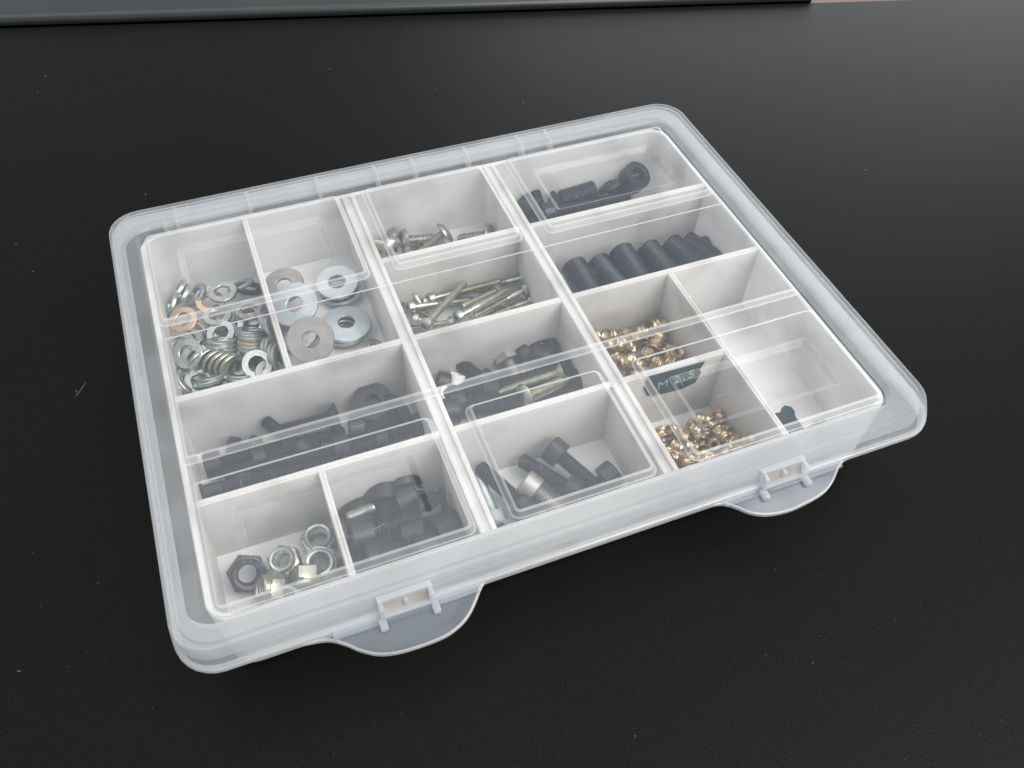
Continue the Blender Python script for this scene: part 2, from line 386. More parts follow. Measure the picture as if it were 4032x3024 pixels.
lip = [(rrect(*off(LO, -.9, 1.6, -.9, -1.0), 11.5), -2.4), (rrect(*off(LO, -1.3, 1.0, -1.3, -1.4), 11.2), .4), (rrect(*off(LO, -1.7, -.6, -1.7, -1.8), 11), 3.2)]
part('lid_lip', loops(lip), 'flange', lid)
FO = (OX0 + 1.1, OY0 + 3.6, OX1 - 2.8, OY1 - 1.2); FI = (OX0 + 4.6, OY0 + 12.2, OX1 - 9.5, OY1 - 6.8)
part('flange_step', loops([(rrect(*inset(FO, -.2), 10.9), -2.7), (rrect(*FO, 10.8), 1.4), (rrect(*FI, 9.5), 1.4), (rrect(*inset(FI, .3), 9.3), -2.7)]), 'step')
# hinge ribs at the back of the rim
for hx in (-106, -76, -46, -20, -3, 22, 48, 62):
    part('hinge_rib', box(hx - .7, hx + .7, 102.6, 112.8, -2.6, 3.5, .3), 'rim', lid)
part('hinge_bar', box(-47, 49, 108.6, 112.2, -2.7, 1.2, .5), 'rim')
part('hinge_bar', box(-112, -76, 104.0, 108.6, -2.7, 0.6, .5), 'rim')
# tabs at the front with latches
def tab(pts, cx):
    n = len(pts); vs, fs, fm = [], [], []
    bk = -89.5
    ins = []
    mx = sum(p[0] for p in pts) / n
    for x, y in pts: ins.append((x + (mx - x) * .018, min(bk, y + .55)))
    zz = lambda y: -4.4 - .16 * max(0, -90 - y)
    for x, y in ins: vs.append((x, y, zz(y)))
    for x, y in pts: vs.append((x, y, zz(y) - .15))
    for x, y in pts: vs.append((x, y, zz(y) - 1.3))
    for i in range(n - 1):
        fs += [[i, i + 1, n + i + 1, n + i], [n + i, n + i + 1, 2 * n + i + 1, 2 * n + i]]; fm += [1, 1]
    k = len(vs)
    for x, y in ins: vs.append((x, bk + .2, zz(bk)))
    for i in range(n - 1): fs.append([i, i + 1, k + i + 1, k + i]); fm.append(0)
    o = link('tab', make_mesh('tab', vs, fs, None, 40, ['tab', 'edge'], fm), BX)
    m1 = []
    lt = part('latch', box(cx - 23, cx + 23, -93.9, -90.2, -4.3, -3.1, .5), 'flange')
    fr = join([box(cx - 8.4, cx - 7.0, -92.9, -88.2, -3.2, 2.6, .3), box(cx + 7.0, cx + 8.4, -92.9, -88.2, -3.2, 2.6, .3), box(cx - 8.4, cx + 8.4, -90.3, -88.3, 2.0, 3.2, .3), box(cx - 8.4, cx + 8.4, -93.0, -91.6, -3.3, -2.1, .3)])
    part('latch_frame', fr, 'step', lt)
    part('latch_slot', join([([(cx - 7, -90.0, 1.9), (cx + 7, -90.0, 1.9), (cx + 7, -91.7, -2.2), (cx - 7, -91.7, -2.2)], [[0, 1, 2, 3]])]), 'slot_shade', lt)  # flat face standing for the opening, no hole behind it
    part('latch_pin', box(cx - .7, cx + .5, -91.9, -90.0, -1.0, 1.7, .3), 'step', lt)
    for dx in (-8.2, 8.2):
        part('prong', box(cx + dx - 1.1, cx + dx + 1.1, -96.0, -92.4, -5.0, -3.0, .45), 'step', lt)
M['slot_shade'] = principled('shaded_grey_plastic', (.34, .33, .32), .5, 0, (.42, .41, .40), 200)  # shade inside the latch slot, put into the colour of its face
def smooth_line(p, k=4):
    out = []
    for i in range(len(p) - 1):
        a = Vector(p[max(0, i - 1)]); b = Vector(p[i]); c = Vector(p[i + 1]); d = Vector(p[min(len(p) - 1, i + 2)])
        for j in range(k):
            t = j / k
            out.append(tuple(.5 * ((2 * b) + (c - a) * t + (2 * a - 5 * b + 4 * c - d) * t * t + (-a + 3 * b - 3 * c + d) * t ** 3)))
    return out + [tuple(p[-1])]
tab(smooth_line([(-99, -91.3), (-91.6, -92.6), (-87, -95.4), (-83.3, -98.6), (-78.1, -101.6), (-70.9, -103.0), (-59.9, -103.0), (-54, -101.6), (-49.7, -99.2), (-46, -95.6), (-42.7, -91.9), (-39, -90)]), -66.6)
tab(smooth_line([(36, -90.8), (42.4, -92.2), (46, -94.8), (49.3, -97.8), (54, -100.1), (60, -101.2), (66.1, -101.2), (76.1, -99.8), (82, -97.2), (87, -93.3), (91, -91), (94, -90)]), 64.8)

# ------------------------------------------------------------------ fasteners
MESH = {}
def cached(key, fn):
    if key not in MESH: MESH[key] = fn()
    return MESH[key]
def thread_rings(r, z0, z1, pitch, dep=.55):         # from z0 down to z1
    out = []; n = max(2, int(abs(z1 - z0) / pitch)); h = (z1 - z0) / n; d = min(dep * pitch, .16 * r)
    for i in range(n):
        z = z0 + h * i
        out += [(r - d, z), (r - d * .1, z + h * .42), (r - d * .1, z + h * .58)]
    out.append((r - d, z1)); return out
def shank_mesh(d, L, plain, pitch, mat):
    r = d / 2; rg = [(r * .97, .2)]
    if plain: rg += [(r * .97, -plain)]
    rg += thread_rings(r, -plain, -L + .5, pitch) + [(r * .72, -L), (0, -L)]
    return make_mesh('shank', *lathe(rg, 20), mat, 30)
def cap_head(d, mat):
    R = d * .86 if d > 4 else d * .92; H = d; h = d * .43
    rg = [(d * .4, 0), (R - .25, 0), (R, .3), (R, H - .5), (R - .5, H), (h * 1.28, H), (h, H - .25, 'h'), (h, H - d * .5, 'h'), (0, H - d * .56)]
    return make_mesh('head', *lathe(rg, 24), mat, 32), R, H
def button_head(d, mat, cross=True):
    R = d * 1.16; H = d * .6
    rg = [(d * .4, 0), (R - .2, 0), (R, .35), (R * .93, H * .5), (R * .72, H * .82), (R * .5, H * .95)]
    if cross: rg += [(R * .42, H, 'x'), (R * .3, H * .35, 'x'), (0, H * .25)]
    else: rg += [(R * .38, H), (R * .33, H * .97, 'h'), (R * .33, H * .3, 'h'), (0, H * .25)]
    return make_mesh('head', *lathe(rg, 24), mat, 40), R, H
def csk_head(d, mat):
    R = d * .98; H = d * .62
    rg = [(d * .46, 0), (R - .1, H - .5), (R, H - .35), (R - .1, H), (d * .36, H), (d * .33, H - .2, 'h'), (d * .33, H * .4, 'h'), (0, H * .35)]
    return make_mesh('head', *lathe(rg, 24), mat, 32), R, H
def hex_head(d, mat):
    R = d * .82; H = d * .68
    rg = [(d * .4, 0), (R - .3, 0), (R, .25, 'h'), (R, H - .55, 'h'), (R * .96, H), (0, H)]
    return make_mesh('head', *lathe(rg, 24), mat, 30), R, H
HEADS = {'cap': cap_head, 'button': button_head, 'csk': csk_head, 'hex': hex_head, 'allen_button': lambda d, m: button_head(d, m, False)}
PITCH = {3: .5, 4: .7, 5: .8, 6: 1.0, 8: 1.25, 10: 1.5, 12: 1.5}
def orient(d, spin=0.0):
    q = Vector((0, 0, 1)).rotation_difference(d)
    return q @ Quaternion((0, 0, 1), spin)
def screw(name, head, d, L, mat, hp, tp, label, group=None, plain=0, hmat=None, anchor='head'):
    """hp / tp: middle of the head and tip of the shank (mm, Vectors)"""
    hm, R, H = cached((head, d, hmat or mat), lambda: HEADS[head](d, hmat or mat))
    sm = cached(('shank', d, L, plain, mat), lambda: shank_mesh(d, L, plain, PITCH[d], mat))
    dirv = (hp - tp).normalized(); q = orient(dirv, random.uniform(0, 6.28))
    loc = hp - dirv * (H * .5) if anchor == 'head' else tp + dirv * L
    e = empty(name, loc); e.rotation_mode = 'QUATERNION'; e.rotation_quaternion = q
    link('head', hm, e); link('shank', sm, e)
    tag(e, label, 'screw', group); return e
def stud(name, d, L, mat, tp, bp, label, group=None):
    def mk():
        r = d / 2; rg = [(0, -L * .5 + .3), (r * .45, -L * .5 + .3), (r * .78, -L * .5)] + [(a, -b) for a, b in [(x[0], x[1]) for x in thread_rings(r, L * .5 - .7, -L * .5 + .7, PITCH[d] * .8, .3)]]
        rg += [(r * .78, L * .5), (r * .5, L * .5), (r * .42, L * .5 - .2, 'h'), (r * .42, L * .5 - d * .45, 'h'), (0, L * .5 - d * .5)]
        return make_mesh('set_screw', *lathe(rg, 24), mat, 30)
    me = cached(('stud', d, L, mat), mk)
    o = link(name, me); dv = (tp - bp).normalized(); o.rotation_mode = 'QUATERNION'; o.rotation_quaternion = orient(dv, random.uniform(0, 6))
    o.location = (tp - dv * L * .5) * S
    tag(o, label, 'set screw', group); return o
def washer_mesh(od, idd, t, mat, cone=0.0):
    R, r, h = od / 2, idd / 2, t / 2; c = min(.25, t * .2)
    rg = [(r, -h + c + cone), (r + c, -h + cone), (R - c, -h), (R, -h + c), (R, h - c), (R - c, h), (r + c, h + cone), (r, h - c + cone), (r, -h + c + cone)]
    return make_mesh('washer', *lathe(rg, 32), mat, 28)
def washer(pos, nrm, mat='zinc', od=12, idd=6.4, t=1.6, label=None, group=None, cone=0.0):
    me = cached(('washer', od, idd, t, mat, cone), lambda: washer_mesh(od, idd, t, mat, cone))
    o = link('washer', me); o.rotation_mode = 'QUATERNION'; o.rotation_quaternion = orient(nrm, random.uniform(0, 6)); o.location = pos * S
    tag(o, label, 'washer', group); return o
def insert_mesh(od, L, mat):
    R = od / 2; n = 36; b = R * .60
    rg = [(b + .35, 0), (R * .86, 0), (R * .90, L * .03), (R * .90, L * .16), (R * .82, L * .19)]
    for i in range(6): rg.append((R, L * (.20 + .26 * i / 5), 'k', i))
    rg += [(R * .80, L * .48), (R * .80, L * .53)]
    for i in range(6): rg.append((R, L * (.55 + .20 * i / 5), 'k', 9 - i))
    rg += [(R * .84, L * .76), (R * .93, L * .79), (R * .93, L * .97), (R * .88, L), (b + .45, L), (b + .25, L - .25)]
    k = 7
    for i in range(k):
        z = L - .3 - (L - .6) * i / k; rg += [(b + .18, z - L / k * .1), (b - .18, z - L / k * .5)]
    rg.append((b + .35, 0))
    return make_mesh('insert', *lathe(rg, n), mat, 38)
def insert(pos, q, big, label, group):
    me = cached(('insert', big), lambda: insert_mesh(6.2, 6.2, 'brass') if big else insert_mesh(4.7, 4.6, 'brass'))
    o = link('threaded_insert', me); o.rotation_mode = 'QUATERNION'; o.rotation_quaternion = q
    o.location = (pos - q @ Vector((0, 0, 3.1 if big else 2.3))) * S
    tag(o, label, 'threaded insert', group); return o
def nut_mesh(af, mat):
    a = af / 2; r = a * .56
    rg = [(r + .4, 0), (a * .96, 0), (a, .5, 'h'), (a, 4.6, 'h'), (a * .98, 5.0), (a * .90, 5.1), (a * .88, 6.3), (a * .80, 6.8), (r + .45, 6.6), (r + .1, 6.0)]
    for i in range(6): rg += [(r + .15, 5.6 - i * .9), (r - .2, 5.2 - i * .9)]
    rg.append((r + .4, 0))
    return make_mesh('nut', *lathe(rg, 24), mat, 28)
def nut(pos, nrm, mat, label, af=10, spin=0):
    me = cached(('nut', af, mat), lambda: nut_mesh(af, mat))
    o = link('lock_nut', me); q = orient(nrm, spin); o.rotation_mode = 'QUATERNION'; o.rotation_quaternion = q
    o.location = (pos - q @ Vector((0, 0, 3.4))) * S
    tag(o, label, 'nut', 'lock nuts in the front corner compartment'); return o

#--SIM--
SIM = {
 'big': [
  (54.34,-8.78,-28.91,0.131,0.56,-0.432,0.695),
  (69.07,-7.09,-28.87,0.587,0.707,0.029,-0.394),
  (48.86,-4.16,-28.88,0.689,0.624,0.332,0.161),
  (70.41,-21.61,-28.91,0.056,-0.056,-0.705,-0.705),
  (44.2,5.97,-28.9,0.066,0.066,-0.704,0.704),
  (36.19,-19.44,-28.91,0.578,-0.33,0.625,-0.407),
  (70.37,-0.64,-28.87,0.0,0.897,-0.441,-0.0),
  (43.62,-8.43,-28.91,0.338,-0.021,0.707,-0.621),
  (56.75,6.0,-28.87,0.093,0.0,0.0,0.996),
  (64.43,1.06,-28.9,0.19,-0.097,-0.7,0.681),
  (38.22,-12.41,-28.88,0.209,-0.05,0.705,-0.675),
  (49.86,-10.11,-24.06,0.058,-0.793,0.078,0.602),
  (63.73,-12.32,-28.91,0.554,0.702,-0.083,0.439),
  (45.07,-22.44,-28.91,0.671,-0.698,0.114,-0.222),
  (35.8,-6.22,-28.87,0.0,0.766,0.643,-0.0),
  (58.2,-22.52,-28.87,0.699,-0.698,0.112,0.104),
  (54.85,-0.14,-27.71,0.577,0.354,-0.3,-0.672),
  (49.87,5.94,-25.6,0.873,0.102,-0.416,-0.234),
  (49.59,-15.73,-28.91,0.694,0.587,-0.395,0.136),
  (36.77,5.95,-27.93,0.804,0.152,0.531,0.22),
  (68.88,5.96,-28.87,0.0,-0.999,-0.045,0.0),
  (52.02,-23.16,-28.87,0.289,-0.0,0.0,0.957),
  (69.89,-12.28,-23.88,0.279,-0.954,-0.081,0.071),
  (41.56,5.93,-23.32,0.328,0.661,-0.526,-0.423),
  (64.29,-23.45,-28.32,0.617,0.639,-0.333,0.316),
  (37.05,0.0,-23.39,0.82,-0.07,-0.507,-0.256),
  (60.82,-6.86,-28.87,0.818,-0.0,-0.0,0.575),
  (41.94,-2.06,-28.72,0.832,0.02,0.014,0.554),
  (69.96,2.77,-22.73,0.674,0.114,-0.698,-0.215),
  (61.21,2.06,-23.73,0.296,-0.809,-0.383,0.333),
  (39.89,-10.66,-23.15,0.28,-0.438,0.653,-0.551),
  (66.45,-17.64,-24.36,0.712,0.374,-0.065,0.591),
  (65.79,-4.25,-23.88,0.026,-0.388,-0.286,-0.875),
  (50.01,0.02,-23.85,0.189,-0.811,0.357,-0.424),
 ],
 'small': [
  (35.37,-72.67,-29.65,0.285,-0.256,-0.659,-0.647),
  (67.32,-73.92,-29.64,0.625,-0.683,-0.181,-0.33),
  (39.6,-68.23,-29.63,0.618,-0.666,0.236,0.343),
  (35.05,-63.25,-29.62,0.925,0.0,0.0,-0.38),
  (71.12,-73.87,-25.36,0.162,-0.898,-0.401,-0.074),
  (41.82,-74.53,-29.63,0.08,-0.703,-0.08,0.703),
  (71.12,-70.02,-29.62,0.448,0.0,-0.0,0.894),
  (58.05,-66.24,-29.63,0.195,0.101,0.7,-0.68),
  (48.78,-74.52,-25.56,0.39,-0.422,-0.208,0.792),
  (51.85,-73.2,-29.62,0.703,0.698,0.114,0.072),
  (47.93,-62.09,-29.62,0.797,-0.0,0.0,-0.604),
  (46.5,-74.41,-29.64,0.706,0.706,0.047,-0.039),
  (56.26,-71.64,-29.62,0.93,-0.0,0.0,-0.368),
  (70.35,-56.74,-29.63,0.348,0.4,-0.583,-0.615),
  (65.74,-50.0,-28.83,0.2,0.654,-0.717,0.131),
  (71.13,-53.37,-26.4,0.351,-0.694,0.561,0.283),
  (38.57,-70.47,-22.21,0.055,0.241,0.351,0.903),
  (66.2,-72.39,-24.95,0.182,0.453,-0.525,-0.697),
  (66.67,-60.19,-29.65,0.475,0.186,-0.682,-0.524),
  (35.1,-57.63,-29.65,0.533,-0.543,0.453,0.465),
  (45.41,-52.14,-29.62,0.0,-0.699,0.715,0.0),
  (61.96,-51.57,-25.18,0.468,-0.181,-0.148,-0.852),
  (61.65,-74.13,-29.17,0.858,0.112,0.006,0.501),
  (55.87,-74.38,-24.95,0.009,-0.572,0.819,0.032),
  (61.81,-47.51,-29.65,0.518,0.707,0.026,-0.481),
  (71.14,-48.81,-29.62,0.0,-0.529,-0.849,-0.0),
  (71.13,-63.48,-29.65,0.652,0.654,0.268,-0.273),
  (71.14,-63.27,-25.0,0.0,0.931,0.366,0.0),
  (53.5,-55.23,-29.62,0.023,0.656,0.263,-0.707),
  (47.71,-47.49,-29.65,0.448,-0.151,-0.691,0.547),
  (40.4,-67.09,-25.07,0.072,0.632,-0.36,0.683),
  (35.05,-68.0,-26.42,0.921,0.381,-0.032,0.077),
  (71.12,-74.53,-20.63,0.188,-0.681,0.188,-0.682),
  (35.06,-74.02,-25.0,0.0,-0.369,0.93,0.0),
  (39.42,-61.46,-29.65,0.475,-0.682,0.185,0.524),
  (43.02,-62.71,-25.58,0.698,0.043,0.207,0.684),
  (45.16,-68.35,-29.65,0.257,-0.61,0.357,0.659),
  (66.42,-47.36,-25.01,0.849,0.527,0.021,0.038),
  (64.87,-67.21,-29.65,0.564,-0.512,0.488,0.427),
  (71.14,-69.55,-21.86,0.223,0.021,0.093,-0.97),
  (59.77,-52.38,-29.62,0.689,-0.114,-0.698,-0.157),
  (36.15,-51.28,-29.62,0.985,-0.0,-0.0,-0.172),
  (70.45,-58.66,-25.29,0.349,0.674,-0.377,-0.531),
  (66.91,-66.17,-21.6,0.312,-0.178,-0.639,0.68),
  (67.71,-67.47,-26.01,0.282,-0.615,-0.483,-0.556),
  (55.18,-46.55,-29.65,0.705,-0.055,-0.705,0.055),
  (66.46,-74.32,-20.41,0.851,0.046,0.027,-0.522),
  (35.08,-58.2,-25.0,0.0,0.95,0.312,-0.0),
  (55.59,-50.98,-26.21,0.172,-0.212,0.246,-0.93),
  (51.21,-50.61,-29.65,0.07,-0.595,-0.382,-0.704),
  (42.83,-58.06,-29.05,0.178,-0.142,0.578,-0.784),
  (60.06,-70.43,-25.64,0.284,-0.285,-0.892,0.207),
  (36.24,-74.54,-19.72,0.301,-0.696,-0.421,0.498),
  (42.9,-73.22,-25.19,0.733,0.423,0.512,0.145),
  (44.7,-69.47,-23.09,0.52,-0.701,-0.318,0.369),
  (53.22,-65.33,-28.98,0.171,0.595,-0.785,0.014),
  (49.84,-68.96,-26.73,0.749,0.119,-0.361,0.542),
  (51.39,-73.38,-21.9,0.48,0.03,0.875,-0.06),
  (71.12,-46.61,-24.97,0.268,0.274,-0.649,0.658),
  (62.38,-58.14,-24.88,0.862,0.257,-0.286,0.332),
  (47.54,-57.23,-29.65,0.692,-0.593,-0.386,-0.146),
  (61.16,-61.03,-29.65,0.43,0.489,-0.511,0.562),
  (47.01,-74.53,-19.72,0.037,-0.279,0.011,-0.959),
  (52.22,-60.57,-24.94,0.001,0.07,0.996,0.049),
  (61.54,-65.64,-26.57,0.46,-0.556,0.519,0.458),
  (55.13,-69.83,-24.11,0.95,0.026,0.251,0.184),
  (37.3,-62.34,-24.96,0.701,0.276,-0.642,0.142),
  (65.73,-62.23,-25.49,0.651,0.193,0.587,0.44),
  (35.06,-66.24,-21.59,0.863,-0.339,0.137,0.349),
  (40.3,-53.39,-29.62,0.936,-0.0,-0.0,0.351),
  (58.53,-56.4,-27.44,0.177,-0.083,-0.446,0.873),
  (48.43,-64.1,-21.96,0.109,0.905,0.292,-0.291),
  (71.01,-65.31,-17.39,0.758,0.065,-0.015,0.649),
  (62.93,-69.05,-22.2,0.049,0.382,-0.403,-0.83),
  (52.74,-60.66,-29.64,0.636,0.256,-0.659,-0.309),
  (57.54,-52.39,-22.16,0.657,-0.152,-0.431,-0.6),
  (58.9,-47.49,-25.54,0.292,0.138,0.706,0.63),
  (41.54,-74.0,-20.76,0.986,0.074,-0.091,-0.12),
  (57.63,-61.27,-25.47,0.043,0.486,-0.471,-0.735),
  (51.84,-50.69,-22.8,0.489,0.104,0.383,-0.777),
  (36.36,-51.98,-23.99,0.05,-0.177,-0.916,0.357),
  (66.57,-53.31,-25.15,0.265,0.445,-0.846,0.127),
  (53.76,-56.07,-25.07,0.708,-0.08,-0.647,-0.27),
  (64.01,-55.32,-28.71,0.455,-0.77,0.447,0.036),
  (54.86,-64.89,-24.51,0.077,0.966,0.199,-0.145),
  (48.8,-53.62,-25.28,0.479,0.794,-0.025,0.375),
  (40.25,-58.0,-25.18,0.803,0.478,0.343,-0.098),
  (62.19,-73.76,-16.92,0.845,-0.178,0.237,-0.446),
  (36.99,-46.62,-29.63,0.302,0.291,-0.644,0.639),
  (35.36,-46.58,-25.13,0.55,0.055,-0.038,-0.833),
  (42.74,-51.6,-24.97,0.514,0.689,-0.09,0.503),
  (40.26,-74.27,-16.24,0.017,0.758,0.642,0.117),
  (65.86,-57.51,-21.76,0.553,-0.729,0.249,0.316),
  (46.4,-65.96,-25.72,0.317,-0.242,0.706,-0.585),
  (51.65,-67.61,-21.63,0.23,0.244,0.747,0.574),
  (60.91,-74.38,-21.79,0.751,-0.273,-0.351,0.488),
  (47.61,-59.67,-24.94,0.514,-0.003,-0.012,-0.858),
  (64.77,-69.78,-18.01,0.582,-0.557,0.088,0.586),
  (51.13,-46.56,-25.41,0.767,0.215,-0.51,-0.323),
  (35.39,-54.92,-20.45,0.816,0.32,-0.25,0.411),
  (56.59,-74.15,-19.44,0.402,-0.195,0.191,-0.874),
  (43.28,-60.25,-21.18,0.508,0.009,0.838,0.2),
  (57.89,-68.2,-20.39,0.812,-0.409,-0.368,0.194),
  (42.52,-48.47,-29.64,0.66,-0.155,0.69,0.254),
  (45.49,-66.67,-19.46,0.095,0.064,0.329,0.937),
  (41.3,-46.73,-25.14,0.027,0.05,0.998,-0.036),
  (44.78,-55.96,-24.99,0.691,0.429,0.552,-0.183),
  (52.43,-74.54,-17.29,0.081,0.496,-0.046,-0.863),
  (46.06,-46.73,-25.12,0.554,0.511,-0.452,0.477),
  (37.99,-61.16,-20.35,0.77,0.548,0.264,0.193),
  (62.04,-48.13,-21.24,0.365,-0.369,0.65,-0.555),
 ],
 'washer': [
 ],
}
#--END--

# ---- compartment of small washers
a_ = Z(630, 1050, 4); b_ = Z(630, 1200, 4); G1 = 'small washers heaped in the corner compartment'
HEAP = 'small zinc washer lying in the washer heap'
wl = [(b_(440, 770, -18.5), D(-.08, .12, .98), 'zinc', 'zinc washer facing up whole in front of the copper coloured one', 0),
      (a_(370, 840, -23), D(-.05, .42, .9), 'copper', 'copper coloured washer by the wall of the washer heap', 0),
      (b_(330, 640, -24), D(-.1, .2, .96), 'zinc', 'washer half under the whole upward facing zinc washer', 0),
      (a_(985, 400, -19.5), D(.05, .62, .78), 'zinc', 'dull washer lying tilted on top at the back of the heap', 0),
      (a_(790, 560, -23.5), D(.15, .55, .82), 'copper', 'pinkish washer peeping out under the top back washer', 0),
      (a_(905, 770, -24), D(0, .62, .78), 'zinc', 'shaded washer lying flat in front of the pinkish washer', 0),
      (a_(1400, 680, -23), D(.05, .66, .75), 'steel', 'flat lying washer whose hole shows an edge beneath', 0),
      (b_(1530, 940, -22), D(.25, .10, .96), 'zinc', 'upright facing washer near the front divider of the heap', 0),
      (b_(1740, 1080, -25), D(.35, .35, .87), 'zinc', 'washer wedged under the upright one at the front divider', 0),
      (a_(1400, 340, -24), D(.2, .85, .45), 'black', 'dark washer standing in the back corner of the heap', 0)]
for i, (x, y) in enumerate(((1690, 850), (1735, 900), (1785, 965))): wl.append((a_(x, y, -23), D(.92, .30, .25), 'zinc', 'washer standing on edge in the row along the short divider', 1))
for i, (x, y) in enumerate(((970, 575), (970, 645), (985, 715))): wl.append((b_(x, y, -24), D(.02, .95, .30), 'zinc', 'washer standing on edge in the middle stack of three', 1))
for i, (x, y, m) in enumerate(((1420, 410, 'zinc'), (1440, 455, 'zinc'), (1465, 510, 'zinc'), (1455, 590, 'copper'), (1475, 650, 'zinc'), (1490, 720, 'zinc'))):
    wl.append((b_(x, y, -24), D(.07, .95, .28), m, 'washer on edge in the tall stack beside the short divider' if m == 'zinc' else 'copper coloured washer within the tall stack of washers', 1))
for i, (x, y) in enumerate(((650, 930), (760, 900), (880, 920), (970, 945), (1060, 965), (1150, 985))): wl.append((b_(x, y, -23.5), D(.74, -.48, .46), 'yzinc', 'leaning washer in the fanned row before the whole one', 1))
for i, (x, y) in enumerate(((1720, 740), (1775, 730), (1825, 820), (1875, 850))): wl.append((b_(x, y, -24), D(.95, .12, .22), 'zinc', 'washer on edge in the front row by the short divider', 1))
for i, (x, y) in enumerate(((785, 1130), (745, 1195))): wl.append((b_(x, y, -25), D(-.12, .93, .33), 'zinc', 'flat washer seen edge on in front of the fanned row', 1))
for i, (x, y) in enumerate(((330, 1215), (390, 1215), (450, 1215))): wl.append((b_(x, y, -25), D(.80, .52, .28), 'zinc', 'washer on edge in the outer front corner of the heap', 1))
for i, (x, y) in enumerate(((1290, 1085), (1290, 1140))): wl.append((b_(x, y, -26), D(0, .93, .35), 'zinc', 'washer edge low down beside the upright facing washer', 1))
for i, (x, y, n) in enumerate(((270, 380, (-.7, .55, .45)), (335, 450, (-.65, .55, .5)), (570, 450, (-.6, .45, .65)), (1270, 290, (-.3, .85, .43)), (170, 600, (-.8, .3, .5)))): wl.append((a_(x, y, -24), D(*n), 'zinc', 'washer edge poking up at the back of the heap', 1))
ORD = ['first', 'second', 'third', 'fourth', 'fifth', 'sixth']
tot, cnt = {}, {}
for w_ in wl: tot[w_[3]] = tot.get(w_[3], 0) + 1
for pos, n, m, lab, g in wl:
    k = cnt.get(lab, 0); cnt[lab] = k + 1
    washer(pos, n, m, label=lab if tot[lab] == 1 else ORD[k] + ' ' + lab, group=G1)
rw = random.Random(11)
for lay in range(3):
    for iy in range(7):
        for ix in range(3):
            x = -114 + ix * 13.2 + rw.uniform(-1, 1) + (iy % 2) * .8 * (1 - ix); y = 19 + iy * 10.6 + (lay % 2) * 4.5 + rw.uniform(-1.5, 1.5)
            if y > 80 - lay * 6: continue
            x = min(-87.2, max(-114.2, x)); n = Vector((rw.uniform(-.22, .22), rw.uniform(-.3, .22), 1)).normalized()
            washer(Vector((x, y, -30.0 + lay * 2.3)), n, 'zinc' if rw.random() < .7 else 'yzinc', label=HEAP, group=G1)

# ---- compartment of big washers
c_ = Z(1030, 1020, 4); G2 = 'big fender washers'
washer(c_(775, 1270, -21), D(.10, -.04, .99), 'dull', 19, 6.8, 1.6, 'dull grey fender washer standing up in front of the others', G2)
washer(c_(1340, 1030, -26.5), Vector((0.03, -.03, 1)).normalized(), 'zinc_blue', 20.4, 6.9, 1.5, 'shiny bluish domed fender washer lying flat on another', G2, cone=.9)
washer(c_(1320, 1090, -28.6), Vector((-.02, .04, 1)).normalized(), 'zinc', 20.4, 6.9, 1.5, 'fender washer underneath the shiny domed one', G2, cone=.6)
washer(c_(1300, 1140, -30.8), Vector((0, .0, 1)).normalized(), 'dull', 19, 6.8, 1.6, 'lowest fender washer of the flat stack', G2)
washer(c_(525, 720, -21.5), D(-.12, .28, .95), 'zinc_blue', 20, 6.9, 1.6, 'pale bluish fender washer leaning on the short divider', G2)
washer(c_(1190, 370, -24.5), D(.03, .52, .85), 'zinc_blue', 18.5, 7.2, 1.6, 'fender washer behind the shiny domed one with dark hole', G2)
washer(c_(1240, 480, -27.5), D(.05, .58, .81), 'zinc', 18.5, 7.2, 1.6, 'fender washer tucked below the one with the dark hole', G2)
washer(c_(340, 420, -23), D(-.1, .45, .88), 'dull', 18, 6.8, 1.6, 'shaded fender washer at the back by the short divider', G2)
washer(c_(560, 1180, -29), D(-.1, .55, .83), 'zinc', 18, 6.8, 1.6, 'fender washer under the dull grey standing one', G2)
washer(c_(1790, 1360, -30), D(.5, .7, .5), 'zinc', 8, 4, 1.0, 'small washer sliver in the corner by the long rib', G2)

# ---- truss head screws
d_ = Z(1450, 820, 4); G3 = 'stainless truss head screws'
screw('truss_screw', 'button', 5, 14, 'steel', d_(545, 520, -26.2), d_(1090, 470, -29.2), 'truss head screw lying with its dome towards the rib', G3)
screw('truss_screw', 'button', 5, 14, 'steel', d_(1225, 385, -24.5), d_(880, 640, -29.5), 'truss head screw propped up with its dome turned away', G3)
screw('truss_screw', 'button', 5, 14, 'steel', d_(335, 480, -26), d_(640, 560, -29.5), 'truss head screw mostly behind the lying domed one', G3)
screw('truss_screw', 'button', 5, 14, 'steel', d_(400, 640, -25), d_(140, 560, -29.5), 'truss head screw with threads against the long rib', G3)
screw('truss_screw', 'button', 5, 14, 'steel', d_(1935, 420, -26), d_(1480, 480, -29.5), 'truss head screw alone near the inner corner', G3)

# ---- thin silver cap screws
e_ = Z(1560, 1040, 4); G4 = 'thin silver cap screws'
def cap3(h, t, lab, plain=0, L=25, mat='yzinc', anchor='head'): return screw('cap_screw', 'cap', 3, L, mat, h, t, lab, G4, plain, 'zinc' if mat == 'yzinc' else mat, anchor)
cap3(e_(885, 262, -24), e_(1950, 130, -28), 'silver cap screw at the back with its socket facing out', 12, 30)
cap3(e_(255, 440, -23), e_(480, 800, -29), 'cap screw standing on its tip in the back corner', 8, 16)
cap3(e_(560, 545, -25.5), e_(1760, 240, -25), 'cap screw lying level behind the slanting one', 10, 30)
cap3(e_(230, 680, -22.5), e_(900, 600, -26), 'cap screw by the rib whose shank runs under the slanting one', 10, 25)
cap3(e_(300, 1130, -16.5), e_(1085, 285, -19.5), 'cap screw lying slantwise on top of all the others', 9, 30, anchor='tip')
cap3(e_(985, 830, -21.5), e_(1900, 330, -22), 'cap screw with bright head by the front divider', 9, 25)
cap3(e_(1990, 215, -25), e_(900, 470, -28), 'cap screw with its head in the far corner', 6, 30)
